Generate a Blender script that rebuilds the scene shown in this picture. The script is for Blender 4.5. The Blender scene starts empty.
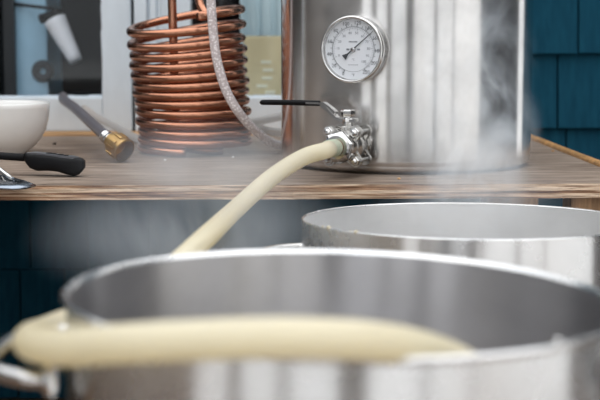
import bpy, bmesh, math, random
from mathutils import Vector, Matrix, noise
random.seed(4)
PI = math.pi
sc = bpy.context.scene
COL = sc.collection
rad = math.radians

# ------------------------------------------------------------------ camera
CAM = Vector((0, 0, 0.640))
PITCH, YAW, LENS = rad(6.88), rad(2.0), 85.0
FPX = LENS / 36 * 600
cd = bpy.data.cameras.new('camera'); cam = bpy.data.objects.new('camera', cd); COL.objects.link(cam)
cam.location = CAM
cam.rotation_euler = (PI / 2 - PITCH, 0, -YAW)
cd.lens = LENS; cd.sensor_width = 36
cd.dof.use_dof = True; cd.dof.focus_distance = 1.66; cd.dof.aperture_fstop = 7.0
cd.clip_start = 0.05; cd.clip_end = 200
sc.camera = cam
RM = cam.rotation_euler.to_matrix()


def ray(px, py):
    return (RM @ Vector(((px - 300) / FPX, (200 - py) / FPX, -1))).normalized()


def P(px, py, Y):
    """point of the sight line at world depth Y"""
    d = ray(px, py)
    return CAM + d * (Y / d.y)


def onz(px, py, z):
    d = ray(px, py)
    return CAM + d * ((z - CAM.z) / d.z)


SZ = 0.466            # shelf top

# ------------------------------------------------------------------ materials
def newmat(name):
    m = bpy.data.materials.new(name); m.use_nodes = True
    nt = m.node_tree; nt.nodes.clear()
    out = nt.nodes.new('ShaderNodeOutputMaterial')
    return m, nt, out


def N(nt, t, **kw):
    n = nt.nodes.new(t)
    for k, v in kw.items():
        setattr(n, k, v)
    return n


def coords(nt, scale=(1, 1, 1), rot=(0, 0, 0)):
    g = N(nt, 'ShaderNodeNewGeometry'); mp = N(nt, 'ShaderNodeMapping')
    mp.inputs['Scale'].default_value = scale; mp.inputs['Rotation'].default_value = rot
    nt.links.new(g.outputs['Position'], mp.inputs['Vector'])
    return mp.outputs['Vector']


def ramp(nt, fac, stops):
    r = N(nt, 'ShaderNodeValToRGB')
    e = r.color_ramp.elements
    while len(e) < len(stops): e.new(0.5)
    for i, (p, c) in enumerate(stops):
        e[i].position = p; e[i].color = (*c, 1) if len(c) == 3 else c
    nt.links.new(fac, r.inputs['Fac'])
    return r.outputs['Color']


def noise_tex(nt, vec, scale, detail=4, rough=0.55, dist=0):
    n = N(nt, 'ShaderNodeTexNoise')
    n.inputs['Scale'].default_value = scale; n.inputs['Detail'].default_value = detail
    n.inputs['Roughness'].default_value = rough; n.inputs['Distortion'].default_value = dist
    nt.links.new(vec, n.inputs['Vector'])
    return n.outputs['Fac']


def bump(nt, h, strength, dist=0.002):
    b = N(nt, 'ShaderNodeBump'); b.inputs['Strength'].default_value = strength; b.inputs['Distance'].default_value = dist
    nt.links.new(h, b.inputs['Height'])
    return b.outputs['Normal']


def simple(name, col, rough=0.5, metal=0.0, spec=0.5, var=0.0, vscale=30, bmp=0.0, coat=0, scale=(1, 1, 1), col2=None):
    m, nt, out = newmat(name)
    p = N(nt, 'ShaderNodeBsdfPrincipled'); nt.links.new(p.outputs[0], out.inputs[0])
    p.inputs['Base Color'].default_value = (*col, 1); p.inputs['Roughness'].default_value = rough
    p.inputs['Metallic'].default_value = metal; p.inputs['Specular IOR Level'].default_value = spec
    p.inputs['Coat Weight'].default_value = coat
    v = coords(nt, scale)
    f = noise_tex(nt, v, vscale)
    c2 = col2 or tuple(c * (1 - var) for c in col)
    c1 = tuple(min(1, c * (1 + var * 0.6)) for c in col)
    c = ramp(nt, f, [(0.35, c2), (0.65, c1)])
    nt.links.new(c, p.inputs['Base Color'])
    if bmp: nt.links.new(bump(nt, f, bmp), p.inputs['Normal'])
    return m


def steel(name, col, rough, brush=0.0, brushscale=(6, 6, 260), stain=0.06, rvar=0.08, aniso=0.0):
    m, nt, out = newmat(name)
    p = N(nt, 'ShaderNodeBsdfPrincipled'); nt.links.new(p.outputs[0], out.inputs[0])
    p.inputs['Metallic'].default_value = 1
    p.inputs['Anisotropic'].default_value = aniso
    if aniso:      # brushed round the vessel: reflections stretch up and down
        tg = N(nt, 'ShaderNodeTangent'); tg.direction_type = 'RADIAL'; tg.axis = 'Z'
        nt.links.new(tg.outputs[0], p.inputs['Tangent']); p.inputs['Anisotropic Rotation'].default_value = 0.25
    v = coords(nt)
    f = noise_tex(nt, v, 14, 5, 0.6, 0.5)
    c = ramp(nt, f, [(0.3, tuple(x * (1 - stain * 2) for x in col)), (0.7, tuple(min(1, x * (1 + stain)) for x in col))])
    nt.links.new(c, p.inputs['Base Color'])
    mr = N(nt, 'ShaderNodeMapRange')
    mr.inputs['To Min'].default_value = max(0.02, rough - rvar); mr.inputs['To Max'].default_value = rough + rvar
    f2 = noise_tex(nt, v, 35, 4, 0.6)
    nt.links.new(f2, mr.inputs['Value']); nt.links.new(mr.outputs[0], p.inputs['Roughness'])
    if brush:
        vb = coords(nt, brushscale)
        fb = noise_tex(nt, vb, 4, 3, 0.6)
        nt.links.new(bump(nt, fb, brush, 0.0006), p.inputs['Normal'])
    return m


M = {}
M['steel_kettle'] = steel('brushed_kettle_steel', (0.78, 0.77, 0.76), 0.22, 0.04, (9, 9, 90), 0.10, 0.04, aniso=.9)
M['steel_pot'] = steel('stock_pot_steel', (0.84, 0.84, 0.84), 0.27, 0.03, (8, 8, 200), 0.04, .04, aniso=.94)
M['steel_inner'] = steel('stock_pot_inside_steel', (0.69, 0.68, 0.69), 0.29, 0.03, (8, 8, 200), 0.05, .03, aniso=.97)
M['steel_dull'] = steel('dull_aluminium', (0.90, 0.90, 0.90), 0.55, 0.15, (8, 8, 200), 0.04)
M['chrome'] = steel('polished_fitting_steel', (0.66, 0.65, 0.64), 0.15, 0, stain=0.08, rvar=0.06)
M['cast'] = steel('cast_valve_steel', (0.56, 0.55, 0.53), 0.24, 0, stain=0.15, rvar=0.1)
M['copper'] = steel('tarnished_copper', (0.52, 0.245, 0.155), 0.24, 0, stain=0.07, rvar=0.04)
M['brass'] = steel('worn_brass', (0.42, 0.27, 0.11), 0.38, 0, stain=0.2)
M['tool_steel'] = steel('dark_tool_steel', (0.34, 0.38, 0.44), 0.24, 0, stain=0.2)
M['black_rubber'] = simple('black_plastic', (0.006, 0.006, 0.007), 0.5, spec=.15, var=0.3)
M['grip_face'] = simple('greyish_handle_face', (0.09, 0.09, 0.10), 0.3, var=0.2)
M['ceramic'] = simple('white_glazed_ceramic', (0.80, 0.79, 0.77), 0.15, var=0.03, coat=0.3)
M['dial_white'] = simple('white_dial_enamel', (0.88, 0.89, 0.90), 0.45, var=0.01)
M['ink'] = simple('grey_printed_ink', (0.17, 0.18, 0.19), 0.6)
M['ink_faint'] = simple('faint_printed_ink', (0.28, 0.29, 0.31), 0.6)
M['needle'] = simple('dark_needle', (0.05, 0.055, 0.06), 0.4)
M['white_paint'] = simple('weathered_white_paint', (0.70, 0.77, 0.83), 0.5, var=0.06, vscale=9, bmp=0.15, scale=(3, 3, 1))
M['dark_gap'] = simple('dark_seal', (0.03, 0.028, 0.026), 0.8)
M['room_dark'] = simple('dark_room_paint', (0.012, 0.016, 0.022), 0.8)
M['pale_blue'] = simple('pale_blue_slab', (0.38, 0.60, 0.76), 0.5, var=0.15, vscale=6)
M['sky_pale'] = simple('pale_sky_reflection', (0.74, 0.89, 0.95), 0.8, var=0.1, vscale=7)
M['lilac'] = simple('off_white_shade', (0.95, 0.92, 0.95), 0.6, var=0.04)
M['beige'] = simple('beige_card', (0.74, 0.62, 0.38), 0.8, var=0.12, vscale=14)
M['beige_light'] = simple('pale_card_marks', (0.85, 0.82, 0.66), 0.8)
M['screen_dark'] = simple('dark_screen_boards', (0.022, 0.022, 0.025), 0.7, var=0.3)
M['screen_grey'] = simple('grey_screen_boards', (0.20, 0.20, 0.20), 0.8, var=0.3)
M['post_dark'] = simple('charcoal_post_paint', (0.03, 0.03, 0.032), 0.6)
M['gravel'] = simple('pale_gravel', (0.72, 0.72, 0.71), 0.9, var=0.3, vscale=40)
M['foam'] = simple('malt_foam', (0.62, 0.55, 0.40), 0.8)
M['old_wood'] = simple('honey_wood', (0.50, 0.27, 0.10), 0.6, var=0.35, vscale=10, scale=(1, 6, 12), bmp=0.2)
M['leg_wood'] = simple('brown_leg_wood', (0.42, 0.25, 0.13), 0.65, var=0.3, vscale=20, scale=(9, 6, 0.7), bmp=0.3)


def wood_top():
    m, nt, out = newmat('weathered_plywood_face')
    p = N(nt, 'ShaderNodeBsdfPrincipled'); nt.links.new(p.outputs[0], out.inputs[0])
    p.inputs['Roughness'].default_value = 0.7
    p.inputs['Specular IOR Level'].default_value = 0.3
    v = coords(nt, (1.2, 9, 1))
    f = noise_tex(nt, v, 9, 8, 0.65, 0.8)
    v2 = coords(nt, (1, 1, 1)); f2 = noise_tex(nt, v2, 5, 5, 0.6)
    c1 = ramp(nt, f, [(0.28, (0.09, 0.062, 0.045)), (0.48, (0.26, 0.20, 0.155)), (0.62, (0.37, 0.30, 0.245)), (0.8, (0.47, 0.40, 0.34))])
    c2 = ramp(nt, f2, [(0.35, (0.68, 0.62, 0.58)), (0.65, (1, 1, 1))])
    mx = N(nt, 'ShaderNodeMixRGB', blend_type='MULTIPLY'); mx.inputs[0].default_value = 1
    nt.links.new(c1, mx.inputs[1]); nt.links.new(c2, mx.inputs[2])
    v3 = coords(nt, (1.3, 2.2, 1)); vo = N(nt, 'ShaderNodeTexVoronoi'); vo.inputs['Scale'].default_value = 14
    nt.links.new(v3, vo.inputs['Vector'])
    c3 = ramp(nt, vo.outputs['Distance'], [(0.05, (0.25, 0.2, 0.16)), (0.085, (1, 1, 1))])
    mx2 = N(nt, 'ShaderNodeMixRGB', blend_type='MULTIPLY'); mx2.inputs[0].default_value = 0.7
    nt.links.new(mx.outputs[0], mx2.inputs[1]); nt.links.new(c3, mx2.inputs[2])
    nt.links.new(mx2.outputs[0], p.inputs['Base Color'])
    nt.links.new(bump(nt, f, 0.5, 0.002), p.inputs['Normal'])
    return m


def wood_edge():
    m, nt, out = newmat('plywood_edge_layers')
    p = N(nt, 'ShaderNodeBsdfPrincipled'); nt.links.new(p.outputs[0], out.inputs[0])
    p.inputs['Roughness'].default_value = 0.75
    v = coords(nt, (0.35, 0.35, 26))
    f = noise_tex(nt, v, 12, 5, 0.6, 0.3)
    c = ramp(nt, f, [(0.36, (0.14, 0.06, 0.03)), (0.43, (0.44, 0.25, 0.14)), (0.50, (0.68, 0.50, 0.35)), (0.66, (0.80, 0.66, 0.52))])
    v2 = coords(nt, (2.5, 2.5, 40)); f2 = noise_tex(nt, v2, 8, 6, 0.7)
    c2 = ramp(nt, f2, [(0.36, (0.3, 0.2, 0.14)), (0.5, (1, 1, 1))])
    mx = N(nt, 'ShaderNodeMixRGB', blend_type='MULTIPLY'); mx.inputs[0].default_value = 0.8
    nt.links.new(c, mx.inputs[1]); nt.links.new(c2, mx.inputs[2])
    nt.links.new(mx.outputs[0], p.inputs['Base Color'])
    nt.links.new(bump(nt, f2, 0.6, 0.002), p.inputs['Normal'])
    return m


def shingle_mat():
    m, nt, out = newmat('blue_painted_shingle')
    p = N(nt, 'ShaderNodeBsdfPrincipled'); nt.links.new(p.outputs[0], out.inputs[0])
    p.inputs['Roughness'].default_value = 0.7; p.inputs['Specular IOR Level'].default_value = 0.1
    v = coords(nt, (9, 9, 1.2)); f = noise_tex(nt, v, 12, 6, 0.6)
    c = ramp(nt, f, [(0.3, (0.003, 0.046, 0.082)), (0.7, (0.007, 0.070, 0.115))])
    nt.links.new(c, p.inputs['Base Color'])
    nt.links.new(bump(nt, f, 0.4, 0.002), p.inputs['Normal'])
    return m


def boards_mat():
    m, nt, out = newmat('brown_deck_boards')
    p = N(nt, 'ShaderNodeBsdfPrincipled'); nt.links.new(p.outputs[0], out.inputs[0])
    p.inputs['Roughness'].default_value = 0.7
    v = coords(nt, (1, 12, 1)); f = noise_tex(nt, v, 7, 6, 0.6)
    c = ramp(nt, f, [(0.3, (0.09, 0.05, 0.03)), (0.7, (0.2, 0.12, 0.07))])
    nt.links.new(c, p.inputs['Base Color'])
    return m


def hose_mat(name, col, trans, rough=0.2, tcol=None):
    m, nt, out = newmat(name)
    p = N(nt, 'ShaderNodeBsdfPrincipled'); p.inputs['Roughness'].default_value = rough
    p.inputs['Base Color'].default_value = (*col, 1); p.inputs['Specular IOR Level'].default_value = 0.4
    v = coords(nt); f = noise_tex(nt, v, 18, 3)
    c = ramp(nt, f, [(0.3, tuple(x * 0.93 for x in col)), (0.7, col)])
    nt.links.new(c, p.inputs['Base Color'])
    t = N(nt, 'ShaderNodeBsdfTranslucent'); t.inputs['Color'].default_value = (*(tcol or col), 1)
    a = N(nt, 'ShaderNodeMixShader'); a.inputs[0].default_value = 0.55
    nt.links.new(p.outputs[0], a.inputs[1]); nt.links.new(t.outputs[0], a.inputs[2])
    tr = N(nt, 'ShaderNodeBsdfTransparent')
    b = N(nt, 'ShaderNodeMixShader'); b.inputs[0].default_value = trans
    nt.links.new(a.outputs[0], b.inputs[1]); nt.links.new(tr.outputs[0], b.inputs[2])
    nt.links.new(b.outputs[0], out.inputs[0])
    return m


def bubbly_mat():
    m, nt, out = newmat('clear_hose_with_bubbles')
    p = N(nt, 'ShaderNodeBsdfPrincipled'); p.inputs['Roughness'].default_value = 0.12
    v = coords(nt); vo = N(nt, 'ShaderNodeTexVoronoi'); vo.inputs['Scale'].default_value = 330
    nt.links.new(v, vo.inputs['Vector'])
    c = ramp(nt, vo.outputs['Distance'], [(0.15, (0.98, 0.96, 0.96)), (0.5, (0.78, 0.70, 0.70))])
    nt.links.new(c, p.inputs['Base Color'])
    a = ramp(nt, vo.outputs['Distance'], [(0.2, (0.05,) * 3), (0.55, (0.34,) * 3)])
    tr = N(nt, 'ShaderNodeBsdfTransparent'); mx = N(nt, 'ShaderNodeMixShader')
    nt.links.new(a, mx.inputs[0]); nt.links.new(p.outputs[0], mx.inputs[1]); nt.links.new(tr.outputs[0], mx.inputs[2])
    nt.links.new(mx.outputs[0], out.inputs[0])
    return m


def glass_mat(name, tint, gl=1.0):
    m, nt, out = newmat(name)
    tr = N(nt, 'ShaderNodeBsdfTransparent'); tr.inputs['Color'].default_value = (*tint, 1)
    g = N(nt, 'ShaderNodeBsdfGlossy'); g.inputs['Roughness'].default_value = 0.03
    lw = N(nt, 'ShaderNodeLayerWeight'); lw.inputs['Blend'].default_value = 0.5
    pw = N(nt, 'ShaderNodeMath', operation='POWER'); pw.inputs[1].default_value = 5
    nt.links.new(lw.outputs['Facing'], pw.inputs[0])
    mu = N(nt, 'ShaderNodeMath', operation='MULTIPLY_ADD'); mu.inputs[1].default_value = 0.9; mu.inputs[2].default_value = 0.04 * gl
    nt.links.new(pw.outputs[0], mu.inputs[0])
    mx = N(nt, 'ShaderNodeMixShader')
    nt.links.new(mu.outputs[0], mx.inputs[0]); nt.links.new(tr.outputs[0], mx.inputs[1]); nt.links.new(g.outputs[0], mx.inputs[2])
    nt.links.new(mx.outputs[0], out.inputs[0])
    return m


def steam_mat(name, dens, scale, lo=0.42, hi=0.72, power=1.6, stretch=(1, 1, 0.6), floor_=0.0):
    """density = noise wisps x soft falloff to the edge of the object's own ellipsoid (object space, radius 1)"""
    m, nt, out = newmat(name)
    tc = N(nt, 'ShaderNodeTexCoord')
    ln = N(nt, 'ShaderNodeVectorMath', operation='LENGTH'); nt.links.new(tc.outputs['Object'], ln.inputs[0])
    fo = N(nt, 'ShaderNodeMapRange'); fo.interpolation_type = 'SMOOTHSTEP'
    fo.inputs['From Min'].default_value = 0.98; fo.inputs['From Max'].default_value = 0.1
    nt.links.new(ln.outputs['Value'], fo.inputs['Value'])
    pw = N(nt, 'ShaderNodeMath', operation='POWER'); pw.inputs[1].default_value = power
    nt.links.new(fo.outputs[0], pw.inputs[0])
    v = coords(nt, stretch)
    f = noise_tex(nt, v, scale, 5, 0.58, 0.9)
    mr = N(nt, 'ShaderNodeMapRange'); mr.interpolation_type = 'SMOOTHSTEP'
    mr.inputs['From Min'].default_value = lo; mr.inputs['From Max'].default_value = hi
    mr.inputs['To Min'].default_value = floor_
    nt.links.new(f, mr.inputs['Value'])
    mu = N(nt, 'ShaderNodeMath', operation='MULTIPLY'); nt.links.new(pw.outputs[0], mu.inputs[0]); nt.links.new(mr.outputs[0], mu.inputs[1])
    m2 = N(nt, 'ShaderNodeMath', operation='MULTIPLY'); m2.inputs[1].default_value = dens; nt.links.new(mu.outputs[0], m2.inputs[0])
    vs = N(nt, 'ShaderNodeVolumeScatter'); vs.inputs['Color'].default_value = (0.82, 0.91, 1, 1)
    vs.inputs['Anisotropy'].default_value = 0.0
    nt.links.new(m2.outputs[0], vs.inputs['Density'])
    nt.links.new(vs.outputs[0], out.inputs['Volume'])
    return m


M['top'] = wood_top(); M['edge'] = wood_edge(); M['shingle'] = shingle_mat(); M['boards'] = boards_mat()
M['hose_yellow'] = hose_mat('yellowed_silicone_hose', (0.95, 0.93, 0.83), 0.10, 0.2, (0.98, 0.91, 0.70))
M['hose_pale'] = hose_mat('milky_vinyl_hose', (0.75, 0.74, 0.73), 0.25, 0.2)
M['hose_grey'] = hose_mat('cloudy_grey_hose', (0.36, 0.34, 0.37), 0.15, 0.22)
M['barb_green'] = simple('greenish_wet_ridge', (0.50, 0.58, 0.42), 0.3)
M['bubbly'] = bubbly_mat()
M['pane'] = glass_mat('window_glass', (0.95, 0.97, 0.98), 0.7)
M['lens'] = glass_mat('gauge_glass', (0.97, 0.98, 1.0), 1.0)

# ------------------------------------------------------------------ mesh helpers
def box(bm, x0, x1, y0, y1, z0, z1, mi=0, bev=0.0, mat=None):
    r = bmesh.ops.create_cube(bm, size=1)
    vs = r['verts']
    for v in vs:
        v.co = Vector((x0 + (v.co.x + .5) * (x1 - x0), y0 + (v.co.y + .5) * (y1 - y0), z0 + (v.co.z + .5) * (z1 - z0)))
    fs = list({f for v in vs for f in v.link_faces})
    for f in fs: f.material_index = mi
    if bev:
        es = list({e for v in vs for e in v.link_edges})
        rb = bmesh.ops.bevel(bm, geom=es, offset=bev, segments=2, affect='EDGES', profile=0.6)
        vs = list({v for f in rb['faces'] for v in f.verts} | {v for v in vs if v.is_valid})
    if mat:
        vv = set()
        for v in vs:
            if v.is_valid: vv.add(v)
        for v in vv: v.co = mat @ v.co
    return vs


def lathe(bm, prof, segs=64, mat=Matrix(), mi=0, close=False):
    """prof: list (r, h) revolved round local z"""
    rings = []
    for r, h in prof:
        if r < 1e-6:
            rings.append([bm.verts.new(mat @ Vector((0, 0, h)))])
        else:
            rings.append([bm.verts.new(mat @ Vector((r * math.cos(2 * PI * i / segs), r * math.sin(2 * PI * i / segs), h))) for i in range(segs)])
    prs = list(zip(rings, rings[1:]))
    if close: prs.append((rings[-1], rings[0]))
    for a, b in prs:
        for i in range(segs):
            j = (i + 1) % segs
            if len(a) == 1 and len(b) == 1: continue
            if len(a) == 1: f = bm.faces.new((a[0], b[j], b[i]))
            elif len(b) == 1: f = bm.faces.new((a[i], a[j], b[0]))
            else: f = bm.faces.new((a[i], a[j], b[j], b[i]))
            f.material_index = mi; f.smooth = True
    return rings


def prism(bm, pts, h0, h1, mat=Matrix(), mi=0, smooth=False):
    """2D outline pts extruded local z h0..h1"""
    a = [bm.verts.new(mat @ Vector((x, y, h0))) for x, y in pts]
    b = [bm.verts.new(mat @ Vector((x, y, h1))) for x, y in pts]
    n = len(pts)
    fs = [bm.faces.new(a[::-1]), bm.faces.new(b)]
    for i in range(n):
        f = bm.faces.new((a[i], a[(i + 1) % n], b[(i + 1) % n], b[i])); f.smooth = smooth; fs.append(f)
    for f in fs: f.material_index = mi


def hexpts(r, rot=0):
    return [(r * math.cos(rot + k * PI / 3), r * math.sin(rot + k * PI / 3)) for k in range(6)]


def hexnut(bm, r, h0, h1, mat, rot=0, ch=0.12):
    """hex prism with chamfered ends, local z"""
    c = (h1 - h0) * ch + r * 0.06
    lv = [(h0, 0.88), (h0 + c, 1), (h1 - c, 1), (h1, 0.88)]
    rings = [[bm.verts.new(mat @ Vector((x * s, y * s, h))) for x, y in hexpts(r, rot)] for h, s in lv]
    bm.faces.new(rings[0][::-1]); bm.faces.new(rings[-1])
    for a, b in zip(rings, rings[1:]):
        for i in range(6):
            bm.faces.new((a[i], a[(i + 1) % 6], b[(i + 1) % 6], b[i]))


def catmull(pts, n=10):
    pts = [Vector(p) for p in pts]
    q = [pts[0] * 2 - pts[1]] + pts + [pts[-1] * 2 - pts[-2]]
    out = []
    for i in range(1, len(q) - 2):
        a, b, c, d = q[i - 1:i + 3]
        for k in range(n):
            t = k / n
            out.append(0.5 * ((2 * b) + (c - a) * t + (2 * a - 5 * b + 4 * c - d) * t * t + (3 * b - a - 3 * c + d) * t ** 3))
    out.append(pts[-1])
    return out


def tube(bm, path, r, segs=16, cap=True, mi=0, inner=None, flat=1.0):
    """swept tube; r number or function of 0..1; inner = wall-open end radius ratio for hollow tubes"""
    n = len(path)
    T = [(path[min(i + 1, n - 1)] - path[max(i - 1, 0)]).normalized() for i in range(n)]
    up = Vector((0, 0, 1))
    if abs(T[0].dot(up)) > 0.95: up = Vector((1, 0, 0))
    u = (up - T[0] * up.dot(T[0])).normalized()
    rings = []
    rings2 = []
    for i in range(n):
        u = (u - T[i] * u.dot(T[i])).normalized()
        w = T[i].cross(u)
        rr = r(i / (n - 1)) if callable(r) else r
        rings.append([bm.verts.new(path[i] + (u * math.cos(2 * PI * k / segs) * flat + w * math.sin(2 * PI * k / segs)) * rr) for k in range(segs)])
        if inner:
            rings2.append([bm.verts.new(path[i] + (u * math.cos(2 * PI * k / segs) * flat + w * math.sin(2 * PI * k / segs)) * rr * inner) for k in range(segs)])

    def skin(rs, flip=False):
        for a, b in zip(rs, rs[1:]):
            for k in range(segs):
                l = (k + 1) % segs
                q = (a[k], a[l], b[l], b[k])
                f = bm.faces.new(q[::-1] if flip else q); f.smooth = True; f.material_index = mi
    skin(rings)
    if inner:
        skin(rings2, True)
        for a, b in ((rings[0], rings2[0]), (rings[-1], rings2[-1])):
            for k in range(segs):
                l = (k + 1) % segs
                f = bm.faces.new((a[k], a[l], b[l], b[k])); f.material_index = mi
    elif cap:
        for rg in (rings[0][::-1], rings[-1]):
            f = bm.faces.new(rg); f.material_index = mi
    return rings


def thing(name, label, cat, loc, group=None, kind=None):
    o = bpy.data.objects.new(name, None); COL.objects.link(o)
    o.location = loc; o.empty_display_size = 0.05
    if kind: o['kind'] = kind
    else:
        o['label'] = label; o['category'] = cat
    if group: o['group'] = group
    return o


def tag(o, label, cat, group=None, kind=None):
    o['label'] = label; o['category'] = cat
    if group: o['group'] = group
    if kind: o['kind'] = kind
    return o


def worldloc(o):
    v = Vector(o.location)
    while o.parent:
        o = o.parent; v += Vector(o.location)
    return v


def obj(name, bm, mats, parent=None, loc=None, structure=False, label=None, smooth_angle=None):
    """vertices given in world space; origin at parent's base or at loc"""
    base = worldloc(parent) if parent else (Vector(loc) if loc is not None else Vector((0, 0, 0)))
    for v in bm.verts: v.co -= base
    bmesh.ops.recalc_face_normals(bm, faces=bm.faces[:])
    me = bpy.data.meshes.new(name); bm.to_mesh(me); bm.free()
    for m in (mats if isinstance(mats, (list, tuple)) else [mats]): me.materials.append(m)
    o = bpy.data.objects.new(name, me); COL.objects.link(o)
    if parent: o.parent = parent
    else: o.location = base
    if structure: o['kind'] = 'structure'
    if label: o['label'] = label
    if smooth_angle is not None:
        for p in me.polygons: p.use_smooth = True
        me.set_sharp_from_angle(angle=rad(smooth_angle))
    return o


B = bmesh.new

# ------------------------------------------------------------------ world: pale overcast sky with soft cloud
w = bpy.data.worlds.new('overcast_sky'); sc.world = w; w.use_nodes = True
nt = w.node_tree; nt.nodes.clear()
out = N(nt, 'ShaderNodeOutputWorld'); bg = N(nt, 'ShaderNodeBackground')
tc = N(nt, 'ShaderNodeTexCoord')
nz = noise_tex(nt, tc.outputs['Generated'], 1.6, 4, 0.5)
cc = ramp(nt, nz, [(0.3, (0.86, 0.90, 0.95)), (0.7, (1.0, 0.99, 0.97))])
sx_ = N(nt, 'ShaderNodeSeparateXYZ'); nt.links.new(tc.outputs['Generated'], sx_.inputs[0])
el = N(nt, 'ShaderNodeMapRange'); el.inputs['From Min'].default_value = 0.0; el.inputs['From Max'].default_value = 1.0
el.inputs['To Min'].default_value = 0.62; el.inputs['To Max'].default_value = 1.7     # overcast sky: brightest overhead
nt.links.new(sx_.outputs['Z'], el.inputs['Value']); nt.links.new(el.outputs[0], bg.inputs['Strength'])
nt.links.new(cc, bg.inputs['Color'])
nt.links.new(bg.outputs[0], out.inputs[0])

# ------------------------------------------------------------------ setting
WY = 2.42
b = B(); box(b, -1.9, 1.4, -0.2, 2.55, -0.06, 0.0); obj('floor', b, M['boards'], structure=True)
b = B(); box(b, -22, 22, -26, 14, -0.2, -0.07); obj('ground', b, M['gravel'], structure=True)

def X(px, Y=WY): return P(px, 150, Y).x
def Z(py, Y=WY, px=300): return P(px, py, Y).z

z_sill = Z(131.5, WY, 80)
x_win_r = X(452)
x_end = 1.27
b = B()
# backing of the wall round the window opening
box(b, -1.9, x_end, WY + 0.02, WY + 0.12, 0.0, z_sill)
box(b, x_win_r, x_end, WY + 0.02, WY + 0.12, z_sill, 1.5)
box(b, -1.9, x_win_r, WY + 0.02, WY + 0.12, 1.15, 1.5)
lines = [Z(y, WY, 560) for y in (-95, -20, 55, 130, 199, 268, 333, 398)]
lines = [1.5, 1.36, 1.22, 1.09, 0.96] + [z for z in lines if z < 0.9] + [0.0]
lines = sorted(set(round(z, 4) for z in lines if z >= 0), reverse=True)
gaps = {}
known = {round(Z(130, WY, 560), 3): [557, 628], round(Z(55, WY, 560), 3): [576, 508, 650], round(Z(199, WY, 560), 3): [567, 28, 86, 150, 225, 300, 372, 440, 500],
         round(Z(268, WY, 560), 3): [28, 86, 150, 224, 300, 378, 450, 520, 590],
         round(Z(333, WY, 560), 3): [-40, 16, 62, 130, 205, 270, 340, 410, 480, 560],
         round(Z(398, WY, 560), 3): [-20, 43, 108, 170, 240, 320, 400, 470, 540]}
for zt, zb in zip(lines, lines[1:]):
    key = round(zb, 3)
    hit = [k for k in known if abs(k - key) < 0.004]
    if hit:
        cuts = [X(p) for p in known[hit[0]]]
    else:
        cuts = []
    cuts = sorted(cuts)
    x = (cuts[0] if cuts else x_end) 
    lo = []
    while x > -1.9:
        x -= random.uniform(0.09, 0.17); lo.append(x)
    x = (cuts[-1] if cuts else -1.9)
    if cuts:
        while x < x_end:
            x += random.uniform(0.09, 0.17); cuts.append(x)
    cuts = sorted([c for c in cuts + lo if -1.9 < c < x_end])
    cuts = [-1.9] + cuts + [x_end]
    for x0, x1 in zip(cuts, cuts[1:]):
        if x1 - x0 < 0.012: continue
        a0, a1 = x0, x1
        if zt > z_sill + 0.005 and zb < 1.15:
            if zb < z_sill - 0.01: pass
            if a1 < x_win_r and zb >= z_sill - 0.02: continue
            if zb >= z_sill - 0.02: a0 = max(a0, x_win_r)
        if a1 - a0 < 0.012: continue
        if zt > z_sill + 0.005 and zb < z_sill - 0.02 and a0 < x_win_r:
            ztt = z_sill
        else: ztt = zt
        g = 0.0016
        jz = random.uniform(-0.001, 0.001)
        vs = box(b, a0 + g, a1 - g, WY, WY + 0.02, zb + 0.003 + jz, ztt)
        for v in vs:
            if v.co.z > ztt - 0.001 and v.co.y < WY + 0.01: v.co.y += 0.012   # shingles taper to their top
obj('wall_back', b, M['shingle'], structure=True)

# dark room behind the window
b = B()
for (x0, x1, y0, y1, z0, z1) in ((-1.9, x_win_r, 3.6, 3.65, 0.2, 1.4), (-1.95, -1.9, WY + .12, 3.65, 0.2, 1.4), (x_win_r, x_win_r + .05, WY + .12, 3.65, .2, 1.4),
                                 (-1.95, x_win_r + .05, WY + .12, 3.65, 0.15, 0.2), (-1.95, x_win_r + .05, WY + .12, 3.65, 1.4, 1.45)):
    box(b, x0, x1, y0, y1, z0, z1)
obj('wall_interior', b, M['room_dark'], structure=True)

# window sashes
def sash(name, x0, x1, stile_l, stile_r, mould=()):
    w_ = thing(name, None, None, ((x0 + x1) / 2, WY, z_sill), kind='structure')
    zt = 1.15; zg = Z(97, WY + .01, 60); yb = WY + 0.05
    b = B()
    box(b, x0, stile_l, WY - 0.004, yb, z_sill, zt, bev=0.003)
    box(b, stile_r, x1, WY - 0.004, yb, z_sill, zt, bev=0.003)
    box(b, stile_l, stile_r, WY - 0.002, yb, z_sill, zg, bev=0.003)
    box(b, stile_l, stile_r, WY - 0.002, yb, 1.09, zt, bev=0.003)
    for (m0, m1, dy) in mould: box(b, m0, m1, WY - 0.004 - dy, WY, z_sill + .001, zt - .001, bev=0.002)
    obj('sash_frame', b, M['white_paint'], w_)
    b = B(); box(b, stile_l - .004, stile_r + .004, WY + 0.026, WY + 0.030, zg - .004, 1.094)
    obj('window_pane', b, M['pane'], w_)
    b = B()
    # cracked putty line along the glass foot
    n = 46
    for i in range(n):
        xx = stile_l + (stile_r - stile_l) * i / n
        h = 0.0015 + 0.004 * abs(noise.noise(Vector((i * .7, 3, x0))))
        box(b, xx, xx + (stile_r - stile_l) / n, WY + 0.018, WY + 0.0262, zg - .001, zg + h)
    for i in range(40):
        zz = zg + (1.09 - zg) * i / 40
        h = 0.001 + 0.004 * abs(noise.noise(Vector((i * .9, 8, x0))))
        box(b, stile_r - h, stile_r + .001, WY + 0.018, WY + 0.0262, zz, zz + (1.09 - zg) / 40)
    obj('putty', b, M['white_paint'], w_)
    return w_

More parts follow.
